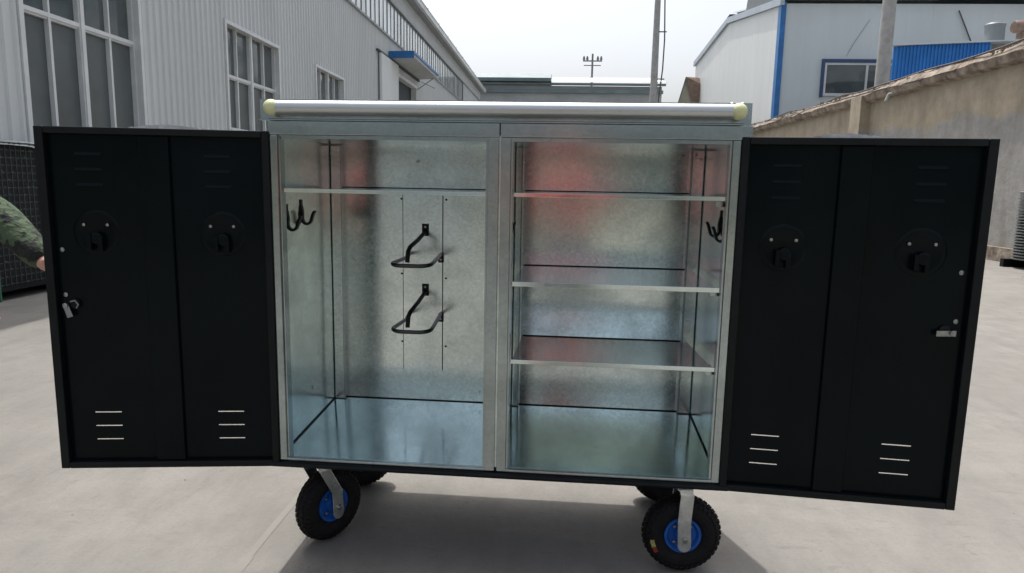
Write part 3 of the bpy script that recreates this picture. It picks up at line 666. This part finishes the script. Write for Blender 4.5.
# ---------------------------------------------------------------- doors
def door(sgn, hinge, rot, name_pts):
    """local x = sgn*s (s from the hinge), inside face towards -y"""
    Wd, z0, z1 = (.729 if sgn < 0 else .717), .359, 1.503
    holes = []; tops = []
    for s0 in name_pts['low']:
        for z in (.552, .504, .456): holes.append((min(sgn*s0, sgn*(s0+.087)), max(sgn*s0, sgn*(s0+.087)), z-.0018, z+.0018))
    xs = [0.001*sgn, Wd*sgn] + [h[i] for h in holes for i in (0, 1)]; zs = [z0, z1] + [h[i] for h in holes for i in (2, 3)]
    b = B(); b.sheet(xs, zs, holes, .0, .0015)
    d = obj('cabinet_door', b, M['black'], cb, loc=hinge, rotz=rot)
    P = lambda a, c: (min(sgn*a, sgn*c), max(sgn*a, sgn*c))
    # folded rim, opened towards the inside
    for (a, c, e, g) in ((.001, .024, z0, z1), (Wd-.028, Wd, z0, z1), (.0245, Wd-.0285, z0, z0+.022), (.0245, Wd-.0285, z1-.022, z1)):
        x0, x1 = P(a, c); b = B(); b.box(x0, x1, -.022, -.0005, e, g); obj('door_rim', b, M['black2'], d, bevel=.003)
    # raised channel between the two leaves
    a, c = name_pts['chan']
    x0, x1 = P(a, c); b = B(); b.prism([(x0, -.0008), (x0+.004, -.012), (x1-.004, -.012), (x1, -.0008)], z0+.024, z1-.024, 'Z'); obj('stiffener', b, M['black'], d, bevel=.002)
    # pressed hoods on the outside of the upper louvres, thin seam inside
    for s0 in name_pts['top']:
        for z in (1.415, 1.366, 1.317):
            x0, x1 = P(s0, s0+.083); b = B(); b.prism([(-.0003, z-.002), (-.0028, z-.001), (-.0003, z+.009)], x0, x1, 'X'); obj('louvre', b, M['black'], d)
    for s0 in name_pts['low']:
        for z in (.552, .504, .456):
            x0, x1 = P(s0, s0+.087); b = B(); b.prism([(.0018, z+.004), (.010, z+.006), (.0018, z+.016)], x0, x1, 'X'); obj('louvre', b, M['black2'], d)
    # round recess pressings
    for s0 in name_pts['dish']:
        r = name_pts['r']
        b = B(); b.lathe([(r, -.0004), (r-.006, -.0045), (r-.012, -.0055), (r-.020, -.0035), (.001, -.0035)], 40, 'Y', (sgn*s0, 0, 1.166)); dd = obj('lock_recess', b, M['black'], d, smooth=True)
        b = B(); b.lathe([(.020, -.007), (.020, -.020), (.012, -.022)], 20, 'Y', (sgn*s0+.004, 0, 1.148)); b.box(sgn*s0-.024, sgn*s0-.010, -.024, -.007, 1.112, 1.160); b.box(sgn*s0+.008, sgn*s0+.024, -.020, -.007, 1.105, 1.150); obj('lock_body', b, M['black'], dd, bevel=.002)
        for dx in (-.037, .037):
            b = B(); b.lathe([(.005, -.006), (.005, -.009), (.002, -.0105)], 12, 'Y', (sgn*s0+dx, 0, 1.191)); obj('rivet', b, M['steel'], dd, smooth=True)
    for z in (1.108, .958):
        b = B(); b.lathe([(.0075, -.0008), (.0075, -.004), (.004, -.006)], 14, 'Y', (sgn*(.680 if sgn < 0 else .664), 0, z)); obj('rivet', b, M['steel'], d, smooth=True)
    # latch cam with tongue
    lx = sgn*(.674 if sgn < 0 else .652); lz = .925
    b = B(); b.lathe([(.017, -.0008), (.017, -.008), (.012, -.010)], 20, 'Y', (lx-(0.0 if sgn < 0 else .0)+(.022 if sgn < 0 else -.018), 0, lz+.003)); la = obj('latch', b, M['black2'], d, smooth=True)
    b = B()
    if sgn < 0: b.flat([(lx-.004, -.014, lz+.004), (lx+.012, -.018, lz-.040)], .019, .004, (1, 0, .3))
    else: b.flat([(lx+.012, -.014, lz-.002), (lx-.046, -.018, lz-.004)], .018, .004, (0, 0, 1))
    obj('latch_tongue', b, M['steel'], la, bevel=.0015)
    b = B(); b.lathe([(.008, -.016), (.008, -.023), (.004, -.025)], 12, 'Y', (lx, 0, lz)); 
    if sgn < 0: b.tube([(lx+.014, -.014, lz+.012), (lx+.030, -.016, lz+.016), (lx+.038, -.014, lz+.002), (lx+.030, -.012, lz-.010)], .0028, 8)
    obj('latch_bolt', b, M['steel'], la, smooth=True)
    # hinges
    for z in (.52, .95, 1.38):
        b = B(); b.tube([(0, -.004, z-.035), (0, -.004, z+.035)], .006, 10); obj('hinge', b, M['black2'], d, smooth=True)
    # protective film showing over the top edge of the outer face
    b = B(); x0, x1 = P(*name_pts['film']); k = 30
    lo_ = [b.bm.verts.new((x0+(x1-x0)*i/k, .0035+.002*math.sin(i), z1-.20)) for i in range(k+1)]
    hi_ = [b.bm.verts.new((x0+(x1-x0)*i/k, .006+.006*mnoise.noise((i*.4, sgn, 0)), z1+.003+.011*max(0, math.sin(math.pi*min(1, i/k*1.15)))+.005*mnoise.noise((i*.7, 5, 0)))) for i in range(k+1)]
    for i in range(k): b.bm.faces.new((lo_[i], lo_[i+1], hi_[i+1], hi_[i]))
    obj('protective_film', b, M['film'], d)
    return d
door(-1, (-.0065, -.001, 0), .1563, dict(low=(.121, .529), top=(.132, .537), dish=(.164, .566), chan=(.318, .418), r=.074, film=(.18, .45)))
door(1, (1.4975, -.001, 0), -.074, dict(low=(.094, .492), top=(.102, .512), dish=(.146, .545), chan=(.290, .386), r=.074, film=(.20, .45)))

# ---------------------------------------------------------------- casters
def torus_tyre(b, Rr, rw, rh, n=56, m_=18):
    rings = []
    for k in range(n):
        a = 2*math.pi*k/n; ring = []
        for j in range(m_):
            t = 2*math.pi*j/m_; ring.append(b.bm.verts.new(((Rr+rh*math.cos(t))*math.cos(a), rw*math.sin(t)*(1.0), (Rr+rh*math.cos(t))*math.sin(a))))
        rings.append(ring)
    for k in range(n):
        for j in range(m_): b.bm.faces.new((rings[k][j], rings[(k+1)%n][j], rings[(k+1)%n][(j+1)%m_], rings[k][(j+1)%m_]))
def knobs(b, Rr, rw, rh, n=40):
    for k in range(n):
        for q, t in enumerate((-.95, -.42, .12, .6, 1.05)):
            a = 2*math.pi*(k+(.5 if q % 2 else 0))/n
            cr = Vector((math.cos(a), 0, math.sin(a))); tg = Vector((-math.sin(a), 0, math.cos(a))); nn = (cr*math.cos(t)+Vector((0, 1, 0))*math.sin(t)*rw/rh).normalized()
            c = cr*(Rr+rh*math.cos(t)) + Vector((0, rw*math.sin(t), 0)); bi = nn.cross(tg).normalized()
            vv = [b.bm.verts.new(c + tg*i*.0062 + bi*j*.0055 + nn*h) for h in (-.002, .0035) for j in (-1, 1) for i in (-1, 1)]
            for f in ((0,2,3,1),(4,5,7,6),(0,1,5,4),(2,6,7,3),(0,4,6,2),(1,3,7,5)): b.bm.faces.new([vv[i] for i in f])
def make_caster(loc, rotz, tx=.062, printed=False):
    """swivel axis at local origin; axle trails towards -y... wheel plane = XZ, axle at local (tx,0,.139)"""
    b = B()
    for s_ in (-1, 1):
        b.flat([(0, s_*.052, .318), (.006, s_*.056, .300), (tx-.004, s_*.058, .20), (tx, s_*.058, .112)], .046, .0045, (1, 0, 0))
        b.lathe([(.0225, s_*.0562), (.0225, s_*.0601)], 22, 'Y', (tx, 0, .116))
    b.box(-.026, .026, -.054, .054, .316, .321); b.lathe([(.030, .321), (.034, .326), (.034, .338), (.028, .344)], 20, 'Z')
    b.box(-.05, .05, -.045, .045, .344, .350)
    f = obj('caster', b, M['forkzinc'], cb, loc=loc, rotz=rotz, bevel=.0015)
    b = B(); torus_tyre(b, .096, .040, .040); knobs(b, .096, .040, .040); t = obj('tyre', b, M['rubber'], f, smooth=False)
    b = B(); b.lathe([(.064, -.030), (.066, -.022), (.060, -.020), (.050, -.010), (.050, .010), (.060, .020), (.066, .022), (.064, .030), (.056, .030), (.048, .018), (.030, .016), (.024, .032), (.010, .034), (.010, -.034), (.024, -.032), (.030, -.016), (.048, -.018), (.056, -.030)], 40, 'Y', closed=True)
    r_ = obj('rim', b, M['blue'], f, smooth=True)
    bolts = []
    for k in range(4):
        a = math.pi/4+k*math.pi/2; b = B(); b.lathe([(.003, -.026), (.006, -.024), (.006, .024), (.003, .026)], 6, 'Y', (.040*math.cos(a), 0, .040*math.sin(a)))
        bolts.append(obj('rim_bolt', b, M['steel'], f))
    b = B()
    for s_ in (-1, 1): b.lathe([(.010, s_*.0605), (.010, s_*.067), (.006, s_*.069)], 6, 'Y')
    ax = obj('axle_nut', b, M['steel'], f)
    def decal(a0, a1, mt, nm):
        b = B(); n_ = 8; A = []; Bv = []
        for k in range(n_+1):
            a = a0+(a1-a0)*k/n_
            for lst, t in ((A, -1.02), (Bv, -1.45)):
                rr = .096+.0412*math.cos(t); lst.append(b.bm.verts.new((rr*math.cos(a), .0412*math.sin(t), rr*math.sin(a))))
        for k in range(n_): b.bm.faces.new((A[k], A[k+1], Bv[k+1], Bv[k]))
        return obj(nm, b, mt, f)
    ds = [decal(R(188), R(203), M['yellow'], 'tyre_decal'), decal(R(204), R(214), M['red'], 'tyre_decal')] if printed else []
    for o in (t, r_, *bolts, ax, *ds): o.data.transform(Matrix.Translation((tx, 0, .1395)))
    return f
make_caster((1.402, .105, 0), R(3), .004, True)
c1 = make_caster((.066, .115, 0), R(57))
def cp(loc, rz):
    c = copy_tree(c1, cb); c.location = loc; c.rotation_euler = (0, 0, rz); c['_keep'] = 1
cp((.03, .60, 0), R(20)); cp((1.47, .62, 0), R(172))
finish(cb, base=(.745, .34, 0))

# ---------------------------------------------------------------- people
def skin_mesh(name, verts, edges, radii, material, parent, sub=2, root=0):
    me = bpy.data.meshes.new(name); me.from_pydata(verts, edges, []); o = bpy.data.objects.new(name, me); C.objects.link(o)
    md = o.modifiers.new('skin', 'SKIN'); md.use_smooth_shade = True
    for i, r in enumerate(radii):
        sv = me.skin_vertices[0].data[i]; sv.radius = r if isinstance(r, tuple) else (r, r); sv.use_root = (i == root)
    md2 = o.modifiers.new('sub', 'SUBSURF'); md2.levels = sub; md2.render_levels = sub
    dg = bpy.context.evaluated_depsgraph_get(); me2 = bpy.data.meshes.new_from_object(o.evaluated_get(dg))
    bpy.data.objects.remove(o); me2.name = name
    me2.materials.clear(); me2.materials.append(material)
    for p in me2.polygons: p.use_smooth = True
    n = bpy.data.objects.new(name, me2); C.objects.link(n); n.parent = parent
    return n
def join_meshes(a, others):
    bm = bmesh.new(); bm.from_mesh(a.data)
    for o in others: bm.from_mesh(o.data)
    bm.to_mesh(a.data); bm.free()
    for o in others: bpy.data.objects.remove(o)
    for p in a.data.polygons: p.use_smooth = True
def hand(palm0, dirv, side, curl, mt, parent, name='h'):
    """wrist point, pointing direction, thumb side; returns list of skin meshes"""
    d = Vector(dirv).normalized(); s_ = Vector(side).normalized(); s_ = (s_-d*s_.dot(d)).normalized(); nrm = d.cross(s_)
    w = Vector(palm0); out = []
    out.append(skin_mesh(name, [w-d*.05, w, w+d*.045, w+d*.085], [(0, 1), (1, 2), (2, 3)], [(.027, .021), (.026, .018), (.038, .015), (.036, .012)], mt, parent))
    for k, (off, L) in enumerate(((.028, .074), (.010, .082), (-.009, .077), (-.027, .060))):
        p0 = w+d*.06+s_*off*.85; p1 = w+d*.088+s_*off; dd = d; pts = [p0, p1]
        for q in range(3):
            dd = (Matrix.Rotation(curl, 3, s_) @ dd); pts.append(pts[-1]+dd*L*(.45, .32, .25)[q])
        out.append(skin_mesh(name, pts, [(i, i+1) for i in range(4)], [.009, .0095, .0088, .008, .007], mt, parent))
    t0 = w+d*.015+s_*.02; td = (d*.6+s_*.75).normalized(); pts = [t0, t0+td*.035, t0+td*.06+d*.01, t0+td*.078+d*.03]
    out.append(skin_mesh(name, pts, [(0, 1), (1, 2), (2, 3)], [.014, .012, .0105, .009], mt, parent))
    return out
def person(label, base, face, shL, elL, wrL, shR, elR, wrR, shirt, trous, hL, hR, lean=0):
    """joints in world coordinates; face = unit direction the person looks at"""
    root = thing('person', label, 'person'); F = Vector((face[0], face[1], 0)).normalized(); Sd = Vector((F.y, -F.x, 0)); bs = Vector(base)
    P = lambda f, s_, z: bs+F*f+Sd*s_+Vector((0, 0, z))
    v = [P(0, 0, .95), P(0, 0, 1.10), P(0, 0, 1.28), P(0, 0, 1.42), P(0, 0, 1.49), P(.015, 0, 1.57), P(.02, 0, 1.64), P(.012, 0, 1.72),
         P(0, .10, .90), P(.02, .12, .50), P(-.01, .13, .09), P(.12, .14, .04),
         P(0, -.10, .90), P(.02, -.12, .50), P(-.01, -.13, .09), P(.12, -.14, .04),
         Vector(shR), Vector(elR), Vector(wrR), Vector(shL), Vector(elL), Vector(wrL)]
    e = [(0,1),(1,2),(2,3),(3,4),(4,5),(5,6),(6,7),(0,8),(8,9),(9,10),(10,11),(0,12),(12,13),(13,14),(14,15),(3,16),(16,17),(17,18),(3,19),(19,20),(20,21)]
    r = [(.15,.11),(.13,.10),(.16,.11),(.12,.09),(.055,.055),(.075,.085),(.085,.098),(.06,.07),.088,.06,.042,.035,.088,.06,.042,.035,.055,.042,.028,.055,.042,.028]
    body = skin_mesh('body', v, e, r, M['skin'], root)
    extra = hand(wrR, *hR, M['skin'], root)+hand(wrL, *hL, M['skin'], root)
    hc = P(.02, 0, 1.635)
    nb = B(); nb.bm.verts.ensure_lookup_table()
    nb.tube([hc+F*.085+Vector((0, 0, .02)), hc+F*.112+Vector((0, 0, -.022)), hc+F*.09+Vector((0, 0, -.034))], [.008, .015, .010], 8)
    for s_ in (-1, 1):
        nb.tube([hc+Sd*s_*.078+Vector((0, 0, .02)), hc+Sd*s_*.090, hc+Sd*s_*.080+Vector((0, 0, -.03))], [.012, .016, .010], 8)
    nb.tube([hc+F*.088+Sd*.024+Vector((0, 0, -.058)), hc+F*.095+Vector((0, 0, -.057)), hc+F*.088-Sd*.024+Vector((0, 0, -.058))], [.005, .008, .005], 6)
    extra.append(obj('face', nb, M['skin'], root, smooth=True)); join_meshes(body, extra)
    for s_ in (-1, 1):
        b = B(); b.lathe([(.001, -.011)]+[(.011*math.sin(t), -.011*math.cos(t)) for t in [math.pi*k/8 for k in range(1, 8)]]+[(.001, .011)], 12, 'Z', tuple(hc+F*.083+Sd*s_*.031+Vector((0, 0, .012)))); obj('eye', b, M['phone'], root, smooth=True)
    skin_mesh('hair', [P(-.02, 0, 1.62), P(-.012, 0, 1.70), P(.03, 0, 1.745)], [(0, 1), (1, 2)], [(.092, .088), (.093, .092), (.06, .05)], M['hair'], root)
    g = .02
    sv = [v[0], v[1], v[2], v[3], v[4]-Vector((0, 0, .02))]+[v[16], v[17], v[18].lerp(v[17], .10), v[19], v[20], v[21].lerp(v[20], .10)]
    se = [(0,1),(1,2),(2,3),(3,4),(3,5),(5,6),(6,7),(3,8),(8,9),(9,10)]
    sr = [(.185,.145),(.17,.135),(.195,.145),(.155,.12),(.07,.07),.085,.066,.046,.085,.066,.046]
    skin_mesh('jacket' if shirt is M['camo'] else 'shirt', sv, se, sr, shirt, root)
    tv = [P(0, 0, .98), P(0, 0, .92), v[8], v[9], v[10], v[12], v[13], v[14]]
    skin_mesh('trousers', tv, [(0,1),(1,2),(2,3),(3,4),(1,5),(5,6),(6,7)], [(.165,.125),(.16,.125),.11,.08,.065,.11,.08,.065], trous, root)
    for s_ in (1, -1): skin_mesh('shoe', [P(-.05, .13*s_, .05), P(.04, .135*s_, .05), P(.15, .145*s_, .035)], [(0,1),(1,2)], [(.045,.045),(.045,.042),(.042,.032)], M['shoes'], root)
    return finish(root, base=(base[0], base[1], 0))
# helper holding the left door: right wrist near the door's outer edge
b1 = person('person in green camouflage jacket gripping the outer edge of the left door', (-1.53, .10, 0), (.95, -.25, 0),
   shL=(-1.50, .30, 1.40), elL=(-1.52, .38, 1.12), wrL=(-1.40, .30, .90), shR=(-1.40, -.04, 1.40), elR=(-.985, .0, 1.205), wrR=(-.752, -.064, 1.035),
   shirt=M['camo'], trous=M['trousers'], hL=((.3, 0, -1), (.7, 0, .3), .3), hR=((.55, .12, -.80), (.6, 0, .4), -.45))
# photographer, holding a phone just behind the camera
p0 = (.93, -2.50, 0)
person('person in red shirt holding up a phone across from the open cabinet', p0, (-.08, 1, 0),
   shL=(.73, -2.50, 1.41), elL=(.66, -2.42, 1.16), wrL=(.86, -2.30, 1.27), shR=(1.13, -2.50, 1.41), elR=(1.26, -2.42, 1.16), wrR=(1.10, -2.30, 1.27),
   shirt=M['redshirt'], trous=M['trousers'], hL=((.35, .55, .5), (0, 0, 1), -.5), hR=((-.35, .55, .5), (0, 0, 1), .5))
b = B(); b.box(.905, 1.05, -2.215, -2.206, 1.302, 1.375); o = obj('phone', b, M['phone'], None, bevel=.003); tag(o, 'slim black phone held sideways by the person in the red shirt', 'phone'); finish(o)
